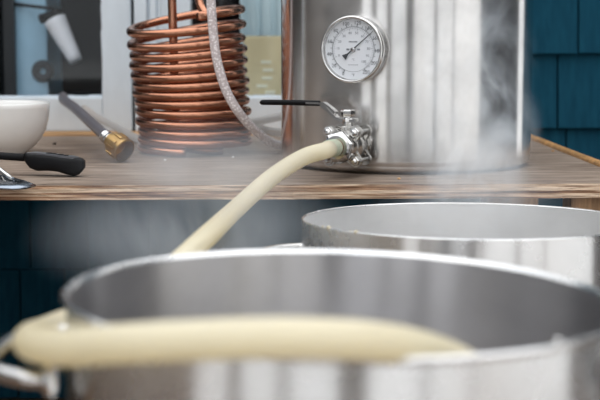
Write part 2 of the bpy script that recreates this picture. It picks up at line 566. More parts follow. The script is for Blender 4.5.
sash('window_1', -1.55, X(133), -1.45, X(103.5))
sash('window_2', X(136.5), x_win_r, X(192), X(430), mould=((X(136.5), X(149), 0.012), (X(151.5), X(158), 0.008), (X(160), X(163), 0.004)))
b = B(); box(b, X(133), X(136.5), WY + 0.012, WY + 0.05, z_sill, 1.15); obj('trim_1', b, M['dark_gap'], structure=True)
b = B(); box(b, -1.9, x_win_r, 2.336, WY - 0.004, SZ - 0.03, SZ + 0.002, bev=0.002); obj('trim_2', b, M['old_wood'], structure=True)

# unseen dark boards, added for the dark band on the kettle's right
b = B()
for i in range(24):
    y0 = 0.95 + i * 0.061
    box(b, 1.75, 1.775, y0, y0 + 0.0587, 0.0, 2.1)
box(b, 1.775, 1.81, 0.95, 2.40, 0.3, 0.38); box(b, 1.775, 1.81, 0.95, 2.40, 1.6, 1.68)
obj('unseen_screen_right', b, M['screen_dark'], structure=True)

b = B()
for i in range(28):
    y0 = -0.30 + i * 0.1
    box(b, -1.925, -1.90, y0, y0 + 0.096, 0, 1.7)
box(b, -1.96, -1.925, -0.3, 2.5, 0.3, 0.38); box(b, -1.96, -1.925, -0.3, 2.5, 1.4, 1.48)
obj('unseen_screen_left', b, M['screen_grey'], structure=True)  # unseen boards, added to cut the light from the left
# dark posts, added unseen behind the camera for streaks in the steel
for k, (ang, dist, wd) in enumerate(((0.5, 1.75, .30), (28, 3.1, .15), (-25, 3.0, .24), (-44, 2.6, .20), (47, 3.6, .10))):
    px_, py_ = 0.054 + dist * math.sin(rad(ang)), 0.84 - dist * math.cos(rad(ang))
    b = B(); box(b, px_ - wd / 2, px_ + wd / 2, py_ - wd / 2, py_ + wd / 2, -0.07, 2.3, bev=.01)
    obj('streak_post_%d' % (k + 1), b, M['post_dark'], structure=True)

# ------------------------------------------------------------------ shapes seen in the panes, built as things behind the glass
base = P(35, 92, 2.62)
t = thing('blue_slab', 'pale blue slab added behind the left window glass', 'blue_slab', (base.x, 2.62, 0.2))  # slab added for an unidentified pale shape in the pane
b = B(); box(b, X(19, 2.62), X(51, 2.62), 2.60, 2.80, 0.2, 1.02, bev=0.004); obj('slab_body', b, M['pale_blue'], t)
b = B()
mt = Matrix.Translation(P(43, 71, 2.60)) @ Matrix.Rotation(PI / 2, 4, 'X')
lathe(b, [(0.006, 0.0), (0.018, 0), (0.02, .004), (0.016, .007), (0.006, .007)], 32, mt, close=True)
obj('dark_ring', b, M['room_dark'], t)
b = B()
box(b, X(8, 2.6), X(18.5, 2.6), 2.58, 2.62, 0.2, 1.1)
tag(obj('window_shutter', b, M['post_dark'], loc=(X(13, 2.6), 2.6, 0.2)), 'dark upright board left of the pale blue slab behind glass', 'board')

lp = P(55, 18, 2.56)
t = thing('desk_lamp', 'off-white slanted lamp head behind the left window glass', 'lamp', lp)
b = B()
pa, pb = P(55, 20, 2.56), P(76, 61, 2.54)
tube(b, [pa.lerp(pb, k / 8) for k in range(9)], lambda s: 0.0205 - 0.0085 * s, 24)
obj('lamp_shade', b, M['lilac'], t)
b = B()
tube(b, [P(58, 8, 2.56), P(56, 14, 2.56), P(55, 20, 2.56)], 0.010, 16)
tube(b, [P(41, 19, 2.57), P(48, 17, 2.565), P(55, 15, 2.56)], 0.009, 16)
tube(b, [P(58, 9, 2.56), P(30, 6, 2.58), P(14, 4, 2.6), P(4, 5, 2.6)], 0.003, 10)
obj('lamp_arm', b, M['black_rubber'], t)

c0 = P(246, 97, 2.475); c1 = P(300, 36, 2.475)
t = thing('cardboard_box', 'beige cardboard box behind the right window glass', 'box', ((c0.x + c1.x) / 2, 2.5, z_sill))
b = B(); box(b, c0.x - .004, c1.x, 2.475, 2.56, z_sill, c1.z, bev=0.003); obj('carton', b, M['beige'], t)
b = B()
for k, (px, py) in enumerate(((266, 62), (268, 70), (267, 78), (262, 86), (270, 92))):
    p = P(px, py, 2.474); box(b, p.x - .009, p.x + .009, 2.4735, 2.4752, p.z - .0025, p.z + .0025)
obj('printed_strips', b, M['beige_light'], t)
b = B()
p = P(240, 36, 2.60); q = P(330, -40, 2.60)
nx = 24
for i in range(nx):
    x0 = p.x + (q.x - p.x) * i / nx; x1 = p.x + (q.x - p.x) * (i + 1) / nx
    yy = 2.60 + 0.006 * math.sin(i * 1.7)
    box(b, x0, x1, yy, yy + 0.006, p.z - .02, q.z + .1)
tag(obj('sky_sheet', b, M['sky_pale'], loc=(p.x, 2.6, p.z)), 'pale grey curtain behind the right window glass above the box', 'sky_sheet')  # pale sheet stands in for the sky reflected in the pane

# ------------------------------------------------------------------ shelf (plywood bench)
SY0, SY1 = onz(300, 183, SZ).y, 2.33
xr0 = onz(600, 164, SZ)          # right side line
xr1 = onz(531, 137.5, SZ)
slope = (xr1.x - xr0.x) / (xr1.y - xr0.y)
XR = lambda y: xr0.x + slope * (y - xr0.y)
t = thing('plywood_bench', 'weathered plywood bench top under the kettle and copper coil', 'bench', (0, (SY0 + SY1) / 2, 0))
TH = 0.0185
b = B()
nx, ny = 150, 30
xl = -1.6
top = []
for j in range(ny + 1):
    y = SY0 + (SY1 - SY0) * j / ny
    row = []
    for i in range(nx + 1):
        s = i / nx
        x = xl + (XR(y) - xl) * (s ** 0.8)
        yy = y
        if j == 0: yy += 0.0025 * noise.noise(Vector((x * 30, 0, 0))) + 0.0015 * noise.noise(Vector((x * 90, 4, 0)))
        row.append(b.verts.new((x, yy, SZ - (0.002 if j == 0 else 0))))
    top.append(row)
for j in range(ny):
    for i in range(nx):
        b.faces.new((top[j][i], top[j][i + 1], top[j + 1][i + 1], top[j + 1][i])).material_index = 0
def side(vs):
    lv = [vs]
    for k in range(1, 7):
        lv.append([b.verts.new((v.co.x + 0.0012 * noise.noise(v.co * 60 + Vector((0, 0, k * 9.1))), v.co.y + 0.0022 * noise.noise(Vector((v.co.x * 25, k * 7.3, v.co.y * 20))), SZ - TH * k / 6)) for v in vs])
    for a, c in zip(lv, lv[1:]):
        for i in range(len(vs) - 1):
            b.faces.new((a[i], a[i + 1], c[i + 1], c[i])).material_index = 1
    return lv[-1]
side(top[0]); side([top[j][nx] for j in range(ny + 1)]); side(top[ny]); side([top[j][0] for j in range(ny + 1)])
f = b.faces.new([b.verts.new((x, y, SZ - TH)) for x, y in ((xl, SY0 + .003), (XR(SY0), SY0 + .003), (XR(SY1), SY1), (xl, SY1))]); f.material_index = 0
obj('bench_top', b, [M['top'], M['edge']], t)
# raised edging along the right side and short back return
b = B()
path = [Vector((XR(SY0 + .02) - .004, SY0 + .02, SZ)), Vector((XR(2.0) - .004, 2.0, SZ)), Vector((XR(2.27) - .004, 2.27, SZ)), Vector((XR(2.31) - .02, 2.312, SZ)), Vector((XR(2.31) - .06, 2.322, SZ)), Vector((XR(2.31) - .14, 2.322, SZ))]
tube(b, catmull(path, 12), 0.0062, 10)
obj('edge_strip', b, M['old_wood'], t)
for (px0, yy) in ((571, 1.64), (None, 1.64), (None, 2.24)):
    if px0: x0 = P(px0, 200, yy - .02).x
    elif yy < 2: x0 = -1.3
    else: x0 = P(571, 200, 1.62).x
    b = B(); box(b, x0, x0 + 0.085, yy - .02, yy + 0.025, 0, SZ - TH, bev=0.002); obj('leg', b, M['leg_wood'], t)
b = B(); box(b, -1.3, -1.215, 2.22, 2.265, 0, SZ - TH, bev=0.002); obj('leg', b, M['leg_wood'], t)

# ------------------------------------------------------------------ brew kettle
kb = P(405, 165, 1.842); KC = Vector((kb.x, 1.842, SZ)); KR = 0.1620; KH = 0.42
t = thing('brew_kettle', 'tall brushed stainless brew kettle standing on the plywood bench', 'kettle', KC)
mt = Matrix.Translation(KC)
b = B()
R = KR
prof = [(0, 0.0025), (R - 0.022, 0.0025), (R - 0.016, 0.0), (R - 0.010, 0.0012), (R - 0.0045, 0.0045), (R - 0.0012, 0.0075), (R - 0.0022, 0.0092), (R - .0006, 0.0112), (R, 0.016)]
for k in range(1, 13): prof.append((R, 0.016 + (KH - 0.02) * k / 12))
prof += [(R + .003, KH), (R + .004, KH + .003), (R + .001, KH + .005), (R - .0015, KH + .003), (R - .0015, 0.02), (R - .02, .006), (0, .005)]
lathe(b, prof, 160, mt)
obj('kettle_body', b, M['steel_kettle'], t)

AZ = rad(-20.3)
tocam = (CAM - KC); tocam.z = 0; tocam.normalize()
def dirn(a):    # horizontal direction turned by a from camera direction (negative = left in the picture)
    return Matrix.Rotation(a, 3, 'Z') @ tocam
def frame(origin, n):
    """local z = outward n, local x = picture right, local y = up"""
    up = Vector((0, 0, 1)); x = up.cross(n).normalized()
    m = Matrix((x, up, n)).transposed().to_4x4()
    m.translation = origin
    return m

# --- dial thermometer
n = dirn(AZ)
def find_z(px, py, off, a):
    """height on the radial line at stand-off `off`"""
    q = KC + dirn(a) * (KR + off)
    return P(px, py, q.y).z
gz = find_z(353, 49.5, 0.022, AZ)
G = frame(Vector((KC.x, KC.y, gz)) + n * (KR - .005), n)
gt = thing('dial_thermometer', 'round white-faced dial thermometer on the front of the kettle', 'thermometer', G.translation.copy())
GR = 0.0400
b = B(); lathe(b, [(0.0, -0.004), (0.008, -0.004), (0.008, 0.008), (0.0, 0.008)], 24, G); hexnut(b, 0.0125, 0.0, 0.007, G)
obj('stem', b, M['chrome'], gt)
b = B()
lathe(b, [(0, 0.008), (GR * .90, 0.008), (GR * .97, 0.011), (GR * .98, 0.020), (GR * 1.0, 0.0215), (GR * 1.0, 0.027), (GR * .975, 0.0295), (GR * .93, 0.0300), (GR * .905, 0.0285), (GR * .895, 0.022), (0, 0.0218)], 96, G)
obj('bezel', b, M['chrome'], gt)
b = B(); lathe(b, [(0, 0.0222), (GR * .893, 0.0222)], 64, G); fb = obj('dial_face', b, M['dial_white'], gt)

def add_text(bm, s, size, M4, mi=0):
    c = bpy.data.curves.new('tmp', 'FONT'); c.body = s; c.size = size; c.align_x = 'CENTER'; c.align_y = 'CENTER'; c.resolution_u = 2
    o = bpy.data.objects.new('tmp', c); COL.objects.link(o)
    bpy.context.view_layer.update()
    me = bpy.data.meshes.new_from_object(o)
    bpy.data.objects.remove(o); bpy.data.curves.remove(c)
    n0 = len(bm.verts); bm.from_mesh(me); bm.verts.ensure_lookup_table()
    f0 = [f for f in bm.faces if all(v.index >= n0 or v.index == -1 for v in f.verts)]
    for v in bm.verts[n0:]: v.co = M4 @ v.co
    bpy.data.meshes.remove(me)

def clock(r, deg, h):   # deg clockwise from top
    a = rad(deg); return Vector((r * math.sin(a), r * math.cos(a), h))
H0 = 0.0225
FA = lambda tF: 204 + tF * 1.382
b = B()
for tF in range(0, 221, 2):
    a = FA(tF); big = tF % 20 == 0; mid = tF % 10 == 0
    r1 = GR * .66; r0 = r1 - (-0.0042 if big else -0.003 if mid else -0.0014)
    wdt = 0.00038 if big else 0.00026 if mid else 0.00014
    m4 = G @ Matrix.Rotation(-rad(a), 4, 'Z')
    box(b, -wdt, wdt, r1, r0, H0, H0 + .0002, mat=m4)
for tF in range(0, 221, 20):
    add_text(b, str(tF), 0.0062, G @ Matrix.Translation(clock(GR * .80 - .0006, FA(tF), H0 + .0001)))
add_text(b, '°F', 0.0046, G @ Matrix.Translation(clock(GR * .76, 180, H0 + .0001)))
lathe(b, [(GR * .655, H0), (GR * .662, H0), (GR * .662, H0 + .0001), (GR * .655, H0 + .0001)], 96, G, close=True)
obj('fahrenheit_scale', b, M['ink'], gt)
b = B()
for tC in range(0, 101, 2):
    a = FA(tC * 1.8 + 32); big = tC % 10 == 0
    m4 = G @ Matrix.Rotation(-rad(a), 4, 'Z')
    box(b, -.00018, .00018, GR * .63 - (0.0026 if big else .0012), GR * .63, H0, H0 + .0002, mat=m4)
for tC in range(0, 101, 10):
    add_text(b, str(tC), 0.0044, G @ Matrix.Translation(clock(GR * .49, FA(tC * 1.8 + 32), H0 + .0001)))
add_text(b, '°C', 0.0036, G @ Matrix.Translation(clock(GR * .30, 180, H0 + .0001)))
for k in range(7):   # the maker's lettering, too small to read
    box(b, -0.0056 + k * .0016, -0.0046 + k * .0016, 0.0082, 0.0100, H0, H0 + .0002, mat=G)
for k in range(5): box(b, -0.006 + k * .0026, -0.0045 + k * .0026, -0.0185, -0.0178, H0, H0 + .0002, mat=G)
for sx in (-1, 1): box(b, sx * .0068 - .0018, sx * .0068 + .0018, -.0010, .0010, H0, H0 + .0002, mat=G)
obj('celsius_scale', b, M['ink_faint'], gt)
b = B(); na = FA(149); m4 = G @ Matrix.Rotation(-rad(na), 4, 'Z')
prism(b, [(-.0008, 0), (.0008, 0), (.00025, GR * .84), (-.00025, GR * .84)], 0.0237, 0.0241, m4)
prism(b, [(-.0007, 0), (-.0009, -.0085), (-.0036, -.0150), (.0036, -.0150), (.0009, -.0085), (.0007, 0)], 0.0237, 0.0241, m4)
nd = obj('needle', b, M['needle'], gt)
b = B(); lathe(b, [(0, .0250), (.0016, .0250), (.0028, .0246), (.0030, .0225), (0, .0225)], 24, G); obj('hub', b, M['chrome'], nd)
b = B(); lathe(b, [(0, 0.0288), (GR * .5, .02875), (GR * .91, 0.0282)], 64, G); obj('glass', b, M['lens'], gt)

# --- ball valve
VAZ = AZ
vn = dirn(VAZ)
vz = find_z(349, 146, 0.044, VAZ)
V = frame(Vector((KC.x, KC.y, vz)) + vn * KR, vn)
V = V @ Matrix.Scale(1.1, 4)
vt = thing('ball_valve', 'steel three-piece ball valve with black lever low on the kettle front', 'valve', V.translation.copy())
b = B(); lathe(b, [(0, -.003), (.0085, -.003), (.0085, .014), (0, .014)], 24, V); hexnut(b, .0165, 0.0, .0065, V, rot=.2); lathe(b, [(0, .0065), (.018, .0065), (.018, .008), (0, .008)], 32, V)
obj('bulkhead_nut', b, M['chrome'], vt, smooth_angle=30)
def flange(h0, h1, name):
    b = B()
    s = 0.0152; re = 0.0068; rb = 0.0165
    # square plate with four round ears
    pts = []
    for q in range(4):
        a0 = PI / 4 + q * PI / 2
        c = Vector((s * math.sqrt(2) * math.cos(a0), s * math.sqrt(2) * math.sin(a0)))
        for k in range(-5, 6):
            a = a0 + k * rad(22); pts.append((c.x + re * math.cos(a), c.y + re * math.sin(a)))
        am = a0 + PI / 4
        pts.append((rb * math.cos(am - .35), rb * math.sin(am - .35))); pts.append((rb * math.cos(am), rb * math.sin(am))); pts.append((rb * math.cos(am + .35), rb * math.sin(am + .35)))
    prism(b, pts, h0, h1, V)
    bmesh.ops.bevel(b, geom=b.edges[:], offset=.0006, segments=2, affect='EDGES')
    return b
LB = 0.050
b = flange(.014, .0195, 'f'); lathe(b, [(.0, .010), (.0135, .010), (.0165, .0145), (.0165, .021), (0, .021)], 32, V); obj('rear_flange', b, M['cast'], vt, smooth_angle=40)
b = flange(.0405, .0460, 'f'); lathe(b, [(.0, .040), (.0165, .040), (.0165, .0475), (.0140, .0510), (.0, .0510)], 32, V); obj('front_flange', b, M['cast'], vt, smooth_angle=40)
b = B(); lathe(b, [(0, .0195), (.0150, .0195), (.0180, .024), (.0185, .030), (.0180, .036), (.0150, .0405), (0, .0405)], 40, V)
# stem housing on top of the body
vu = V @ Matrix.Translation((0, 0.014, 0.030)) @ Matrix.Rotation(-PI / 2, 4, 'X')
lathe(b, [(0, 0), (.0085, 0), (.0085, .006), (.0062, .0075), (.0062, .011), (0, .011)], 28, vu)
box(b, -.011, .011, -.007, .007, .005, .0075, bev=.0006, mat=vu)
obj('body', b, M['cast'], vt, smooth_angle=40)
for q in range(4):
    a0 = PI / 4 + q * PI / 2; s = 0.0152 * math.sqrt(2)
    Q = V @ Matrix.Translation((s * math.cos(a0), s * math.sin(a0), 0))
    b = B(); lathe(b, [(0, .0105), (.0026, .0105), (.0026, .047), (0, .047)], 16, Q)
    hexnut(b, .0056, .0460, .0500, Q, rot=.3 + q); lathe(b, [(0, .0500), (.0030, .0500), (.0034, .0512), (.0018, .0530), (0, .0530)], 16, Q)
    hexnut(b, .0056, .0100, .0140, Q, rot=.1 + q)
    obj('bolt', b, M['chrome'], vt, smooth_angle=30)
b = B(); hexnut(b, .0172, .0510, .0590, V, rot=.25); lathe(b, [(0, .058), (.0140, .058), (.0145, .061), (.0125, .0625), (0, .0625)], 32, V)
obj('outlet_hex', b, M['chrome'], vt, smooth_angle=30)
b = B(); hexnut(b, .0070, .011, .0155, vu, rot=.5); lathe(b, [(0, .015), (.0040, .015), (.0040, .0215), (0, .0215)], 20, vu); hexnut(b, .0078, .0165, .0245, vu, rot=.25)
obj('stem_nut', b, M['chrome'], vt, smooth_angle=30)
# lever: flat steel strip bent up to the left, black sleeve on its end
def strip(bm, pts, wd, th, Mx):
    """pts in local (x,y) plane, width along local z"""
    T = []
    for i, p in enumerate(pts):
        a = Vector(pts[max(i - 1, 0)]); c = Vector(pts[min(i + 1, len(pts) - 1)])
        d = (c - a).normalized(); nn = Vector((-d.y, d.x)); pp = Vector(p)
        T.append([bm.verts.new(Mx @ Vector((*(pp + nn * s1 * th / 2), s2 * wd / 2))) for s1, s2 in ((-1, -1), (-1, 1), (1, 1), (1, -1))])
    for a, c in zip(T, T[1:]):
        for k in range(4): bm.faces.new((a[k], a[(k + 1) % 4], c[(k + 1) % 4], c[k]))
    bm.faces.new(T[0]); bm.faces.new(T[-1][::-1])
LV = V @ Matrix.Translation((0, 0.0268, 0.030)) @ Matrix.Rotation(rad(-4), 4, 'Y')
b = B(); strip(b, [(.0100, .0022), (.009, 0), (.003, 0), (-.006, 0), (-.0125, .002), (-.020, .0085), (-.0245, .0130)], .0095, .0026, LV)
strip(b, [(-.0150, .0065), (-.0215, .0115), (-.0300, .0168)], .0085, .0060, LV)
strip(b, [(-.0290, .0165), (-.034, .0175), (-.05, .0175)], .006, .0022, LV)
lever = obj('lever', b, M['chrome'], vt)
b = B()
pth = [LV @ Vector(p) for p in ((-.0345, .0175, 0), (-.040, .0175, 0), (-.061, .0174, .0), (-.082, .0172, .0), (-.1030, .0168, 0), (-.1065, .0166, 0), (-.1090, .0164, 0))]
tube(b, catmull(pth, 6), lambda s: .0033 * (1 if s < .72 else max(.3, 1 - ((s - .72) / .28) ** 2 * .7)), 16)
obj('lever_sleeve', b, M['black_rubber'], lever, label='black rubber sleeve')
# hose barb
b = B(); prof = [(0, .061), (.0086, .061)]
for k in range(6):
    h = .0625 + k * .0042; prof += [(.0066, h), (.0084, h + .0012), (.0066, h + .0040)]
prof += [(0, .088)]
lathe(b, prof, 32, V); obj('hose_barb', b, M['brass'], vt)

# --- transfer hose: valve -> behind the front pot -> round its left -> over its rim
PR = 0.165
FP = P(342, 300, 0.845); FZ = 0.640 - 0.1585     # front pot centre, rim height
FC = Vector((FP.x, 0.845, 0))
HR = 0.0097
Ve = V @ Vector((0, 0, .064)); 
V2 = V @ Vector((0, -0.001, .092))
ya = V2.y
hp = [Ve, V @ Vector((0, 0, .078)), V2, P(303, 157.5, ya - .010), P(272, 177, ya - .06), P(237, 208, ya - .16), P(204, 239, 1.22), P(172, 268, 1.14), P(126, 300, 1.08),
      P(92, 317, 1.02), P(66, 323, .97), P(44, 332, .91), P(31, 338, .84), P(33, 344, .77), P(62, 348, .71), P(120, 344, .668), P(190, 340.5, .652), P(260, 338, .648), P(320, 338.5, .652), P(370, 341, .668), P(420, 349, .705), P(465, 366, .755), P(500, 395, .80), P(520, 440, .85)]
b = B(); path = catmull(hp, 10)
nb = 12
def rr(s):
    i = s * (len(path) - 1)
    r_ = HR
    if i < 20: r_ *= 1.0 + 0.035 * max(0, math.sin(i * 1.9))
    return r_
tube(b, path, rr, 28, inner=0.72)
th = tag(obj('siphon_hose', b, M['hose_yellow'], loc=hp[0]), 'thick yellowed translucent hose from kettle valve into the front pot', 'hose')
b = B()
for k in range(4):
    lathe(b, [(HR * .90, .0665 + k * .0048), (HR * .965, .0673 + k * .0048), (HR * .965, .0683 + k * .0048), (HR * .90, .0692 + k * .0048)], 32, V, close=True)
obj('clamped_ridges', b, M['barb_green'], th, label='greenish ridges where the hose grips the fitting')

# ------------------------------------------------------------------ stock pots
def pot(name, label, C, rimz, tilt, R, wall, rimr, inner_m, outer_m, handle_az, hz, hpx, group=None):
    t = thing(name, label, 'pot', (C.x, C.y, 0), group=group)
    mt = Matrix.Translation((C.x, C.y, rimz)) @ tilt
    h = rimz - 0.004
    b = B()
    prof = [(0, -h + .0), (R - .025, -h), (R - .008, -h + .005), (R, -h + .02)]
    for k in range(1, 10): prof.append((R, -h + .02 + (h - .02 - rimr * 2) * k / 9))
    lathe(b, prof, 128, mt, mi=0)
    if rimr > .002:
        prof = [(R, -rimr * 2)] + [(R + rimr * .55 + rimr * math.cos(a), -rimr + rimr * math.sin(a)) for a in [rad(x) for x in (-75, -40, 0, 40, 80, 120, 160)]] + [(R - wall, -rimr * 1.5)]
    else:
        prof = [(R, -rimr * 2), (R + .0003, 0), (R - wall * .5, .0005), (R - wall, -rimr)]
    lathe(b, prof, 128, mt, mi=0)
    prof = [(R - wall, -rimr * 1.5)] + [(R - wall, -rimr * 1.5 - (h - .03) * k / 9) for k in range(1, 10)] + [(R - .03, -h + .008), (0, -h + .006)]
    lathe(b, prof, 128, mt, mi=1)
    body = obj('pot_body', b, [outer_m, inner_m], t)
    for s in (0, 1):
        b = B()
        a = handle_az + s * PI
        o = Vector((math.cos(a), math.sin(a), 0)); tt = Vector((-o.y, o.x, 0))
        wv = 0.064; L = hpx
        pts = [o * (R - .001) + tt * wv, o * (R + L * .30) + tt * wv * 1.0, o * (R + L * .75) + tt * wv * .78, o * (R + L) + tt * wv * .42, o * (R + L) - tt * wv * .42, o * (R + L * .75) - tt * wv * .78, o * (R + L * .30) - tt * wv, o * (R - .001) - tt * wv]
        pts = [mt @ (p + Vector((0, 0, -hz))) for p in pts]
        tube(b, catmull(pts, 6), 0.0050, 14)
        for sg in (-1, 1):
            c = mt @ (o * (R + .0005) + tt * wv * sg + Vector((0, 0, -hz)))
            m4 = frame(c, (mt.to_3x3() @ o).normalized())
            lathe(b, [(0, .004), (.007, .003), (.0105, 0.0), (.0105, -.003)], 24, m4)
        obj('handle', b, M['chrome'], t)
    return t

roll = Matrix.Rotation(rad(1.5), 4, 'Y') @ Matrix.Rotation(rad(0.3), 4, 'X')
front_pot = pot('stock_pot', 'large steel stock pot nearest the camera with the hose in it', FC, FZ, roll, PR, .0018, .0021, M['steel_inner'], M['steel_pot'], rad(176), .044, .044)
mp = P(469.5, 218.5, 1.40); MC = Vector((mp.x, 1.396, 0)); MZ = mp.z
mid_pot = pot('stock_pot', 'open straight-sided metal pot steaming in front of the kettle', MC, MZ, Matrix.Rotation(rad(-1.4), 4, 'X') @ Matrix.Rotation(rad(.3), 4, 'Y'), PR + .0030, .0016, .0008, M['steel_dull'], M['steel_pot'], rad(172), .040, .041)
def toimg(p):
    q = RM.transposed() @ (p - CAM); return 300 - q.x / q.z * FPX, 200 + q.y / q.z * FPX
for (px, r) in ((329, .0026), (323, .0015), (356, .0020), (351, .0012)):
    b = B(); best = None
    for k in range(2000):
        a = -PI * k / 2000; q = MC + Vector((math.cos(a), math.sin(a), 0)) * (PR + .0020); q.z = MZ + (q.y - MC.y) * math.sin(rad(-1.4)) + .0008
        e = abs(toimg(q)[0] - px)
        if best is None or e < best[0]: best = (e, q)
    q = best[1]
    bmesh.ops.create_icosphere(b, subdivisions=2, radius=r, matrix=Matrix.Translation(q))
    for v in b.verts: v.co += (v.co - q) * .35 * noise.noise(v.co * 400)
    for f in b.faces: f.smooth = True
    tag(obj('foam_fleck', b, M['foam'], loc=q), 'tiny beige foam fleck stuck on the rim of the middle pot', 'foam', 'foam flecks on the middle pot rim')

b = B(); best = None
for k in range(3000):
    a = -PI * k / 3000; q = roll @ Vector((math.cos(a) * PR, math.sin(a) * PR, 0)) + Vector((FC.x, FC.y, FZ)); e = abs(toimg(q)[0] - 558)
    if best is None or e < best[0]: best = (e, q)
q = best[1] + Vector((0, 0, .0012))
bmesh.ops.create_uvsphere(b, u_segments=20, v_segments=12, radius=.0024, matrix=Matrix.Translation(q))
for v in b.verts: v.co.z = q.z + (v.co.z - q.z) * .7
for f in b.faces: f.smooth = True
tag(obj('glint_bead', b, M['chrome'], loc=q), 'small steel bead added for a glint on the front pot rim', 'bead')  # polished bead, added to give the rim its bright sparkle

# ------------------------------------------------------------------ copper immersion chiller
CY = 2.015
fr = [19, 33, 47, 57, 67.5, 78, 87, 96, 105, 115, 125.5, 135, 143.5, 152.2]
TR = 0.0060
path = []
nseg = 48
nt_ = len(fr) - 1
for k in range(nt_):
    for s in range(nseg):
        u = s / nseg; tt = k + u; f = tt / nt_
        y = fr[k] + (fr[k + 1] - fr[k]) * u - 6.0
        cx = 185.5 + 9.5 * min(1, f * 1.15); a = 55 - 2.4 * f + 0.8 * math.sin(k * 2.3)
        th_ = 2 * PI * u
        sx, sy = math.sin(th_), math.cos(th_)      # front -> right -> back -> left
        rollp = 7.5 * (1 - f) ** 1.2 + .3
        ydep = CY - sy * 0.083
        yc = y + (-rollp) * sx + (sy * 6.0) * (1 - f) * .9
        pz = P(cx, yc, CY).z
        path.append(Vector((P(cx, yc, CY).x + sx * a / FPX * CY, ydep, pz)))
minz = min(p.z for p in path)
dz = SZ + TR - minz
for i, p in enumerate(path):
    p.z += dz * (i / len(path))
t = thing('wort_chiller', 'copper coil wort chiller standing on the bench left of the kettle', 'coil', (P(190, 150, CY).x, CY, SZ))
b = B()
# outlet rises from the top turn
st = path[0]; lead = [P(197, -40, 1.965), P(198.5, -8, 1.963), P(201, 6, 1.958), P(206, 15.5, 1.948)]
head = catmull(lead + [path[2]], 8)
full = head[:-1] + path[2:]
# tail tucks inside and meets the riser
rb_ = P(172, 130, CY - .005)
end = path[-1]
tube(b, full, TR, 14)
obj('coil', b, M['copper'], t)
b = B()
rise = [P(171.5, -45, 1.99), P(172, 0, 1.99), P(174, 60, 1.992), P(176, 120, 1.995), Vector((P(177, 148, 1.995).x, 1.99, SZ + .022)), Vector((P(183, 150, 1.97).x, 1.965, SZ + .0125)), Vector((P(205, 150, 1.95).x, 1.955, SZ + .0075)), Vector((P(222, 150, 1.95).x, 1.963, SZ + .0068))]
tube(b, catmull(rise, 10), TR * 1.02, 14)
obj('riser', b, M['copper'], t)

b = B()
ph = [P(211, -40, 1.885), P(211, 0, 1.885), P(213.5, 35, 1.885), P(217, 60, 1.885), P(226, 90, 1.885), P(240, 114, 1.89), P(258, 133, 1.92), P(275, 144, 1.97), P(295, 148, 2.06), P(330, 147, 2.10)]
ph[-3].z = max(ph[-3].z, SZ + .0065); ph[-2].z = SZ + .0064; ph[-1].z = SZ + .0064
tube(b, catmull(ph, 10), .0062, 18)
tag(obj('clear_hose', b, M['bubbly'], loc=ph[-1]), 'clear bubbly hose hanging in front of the copper coil', 'hose')

b = B()
ph = [P(222, 126, 2.14), P(246, 123, 2.15), P(262, 120.5, 2.16), P(284, 116, 2.18), P(310, 112, 2.2), P(330, 118, 2.22), P(320, 130, 2.2), P(300, 133, 2.18), P(282, 132.5, 2.17), P(265, 130, 2.165), P(245, 122, 2.2), P(225, 118, 2.25)]
for p in ph: p.z = max(p.z, SZ + .0065)
tube(b, catmull(ph, 10), .0062, 16)
tag(obj('vinyl_hose', b, M['hose_pale'], loc=ph[0]), 'loop of milky white hose behind the copper coil by the window', 'hose')

# ------------------------------------------------------------------ hose with brass fitting, leaning on the window rail
t = thing('hose_connector', 'short grey hose with brass threaded fitting leaning on the window frame', 'hose', onz(120, 165, SZ))
pA = P(62.5, 103, 2.395); pB = P(110.5, 145.5, 1.880); ax = (pB - pA).normalized()
b = B(); pt = [pA + Vector((0.001, 0.004, 0.0035)), pA + ax * .02, pA.lerp(pB, .3) + Vector((0, 0, .002)), pA.lerp(pB, .65) + Vector((0, 0, .001)), pB]
tube(b, catmull(pt, 8), .0078, 20, inner=.7); obj('hose_length', b, M['hose_grey'], t)
def axis_m(o, d):
    q = d.to_track_quat('Z', 'Y'); m = q.to_matrix().to_4x4(); m.translation = o; return m
A4 = axis_m(pB, (P(125, 156.5, 1.860) - pB).normalized())
b = B(); lathe(b, [(.006, -.014), (.0084, -.014), (.0088, -.012), (.0088, -.008), (.0080, -.0075), (.0080, -.005), (.0088, -.0045), (.0088, -.001), (.0080, .004), (.006, .004)], 28, A4, close=True)
obj('ferrule', b, M['chrome'], t)
b = B()
ax2 = (P(125, 156.5, 1.860) - pB).normalized(); A5 = axis_m(pB + ax2 * .006, ax2)
lathe(b, [(.006, -.006), (.0105, -.006), (.0115, .0), (.0148, .002), (.0158, .006), (.0158, .018), (.0164, .020), (.0164, .025), (.0142, .026), (.0138, .010), (.006, .009)], 40, A5, close=True)
for k in range(10):
    m4 = A5 @ Matrix.Rotation(k * PI / 5, 4, 'Z'); box(b, .0148, .0170, -.0022, .0022, .005, .018, bev=.0005, mat=m4)
br = obj('brass_nut', b, M['brass'], t, smooth_angle=35)
print('brass low z', min((v.co.z + t.location.z) for v in br.data.vertices), SZ)
lowz = min((v.co.z + t.location.z) for v in br.data.vertices)
# settle fitting on the shelf
t.location.z += SZ + .0005 - lowz

b = B()
ph = [P(84, 108, 2.38), P(100, 119, 2.33), P(118, 128, 2.26), P(134, 137, 2.19), P(150, 142, 2.13), P(172, 146, 2.10)]
for p in ph: p.z = max(p.z, SZ + .0065)
tube(b, catmull(ph, 8), .0058, 16)
tag(obj('drain_hose', b, M['hose_pale'], loc=ph[-1]), 'thin pale hose slanting from window rail to behind the copper coil', 'hose')

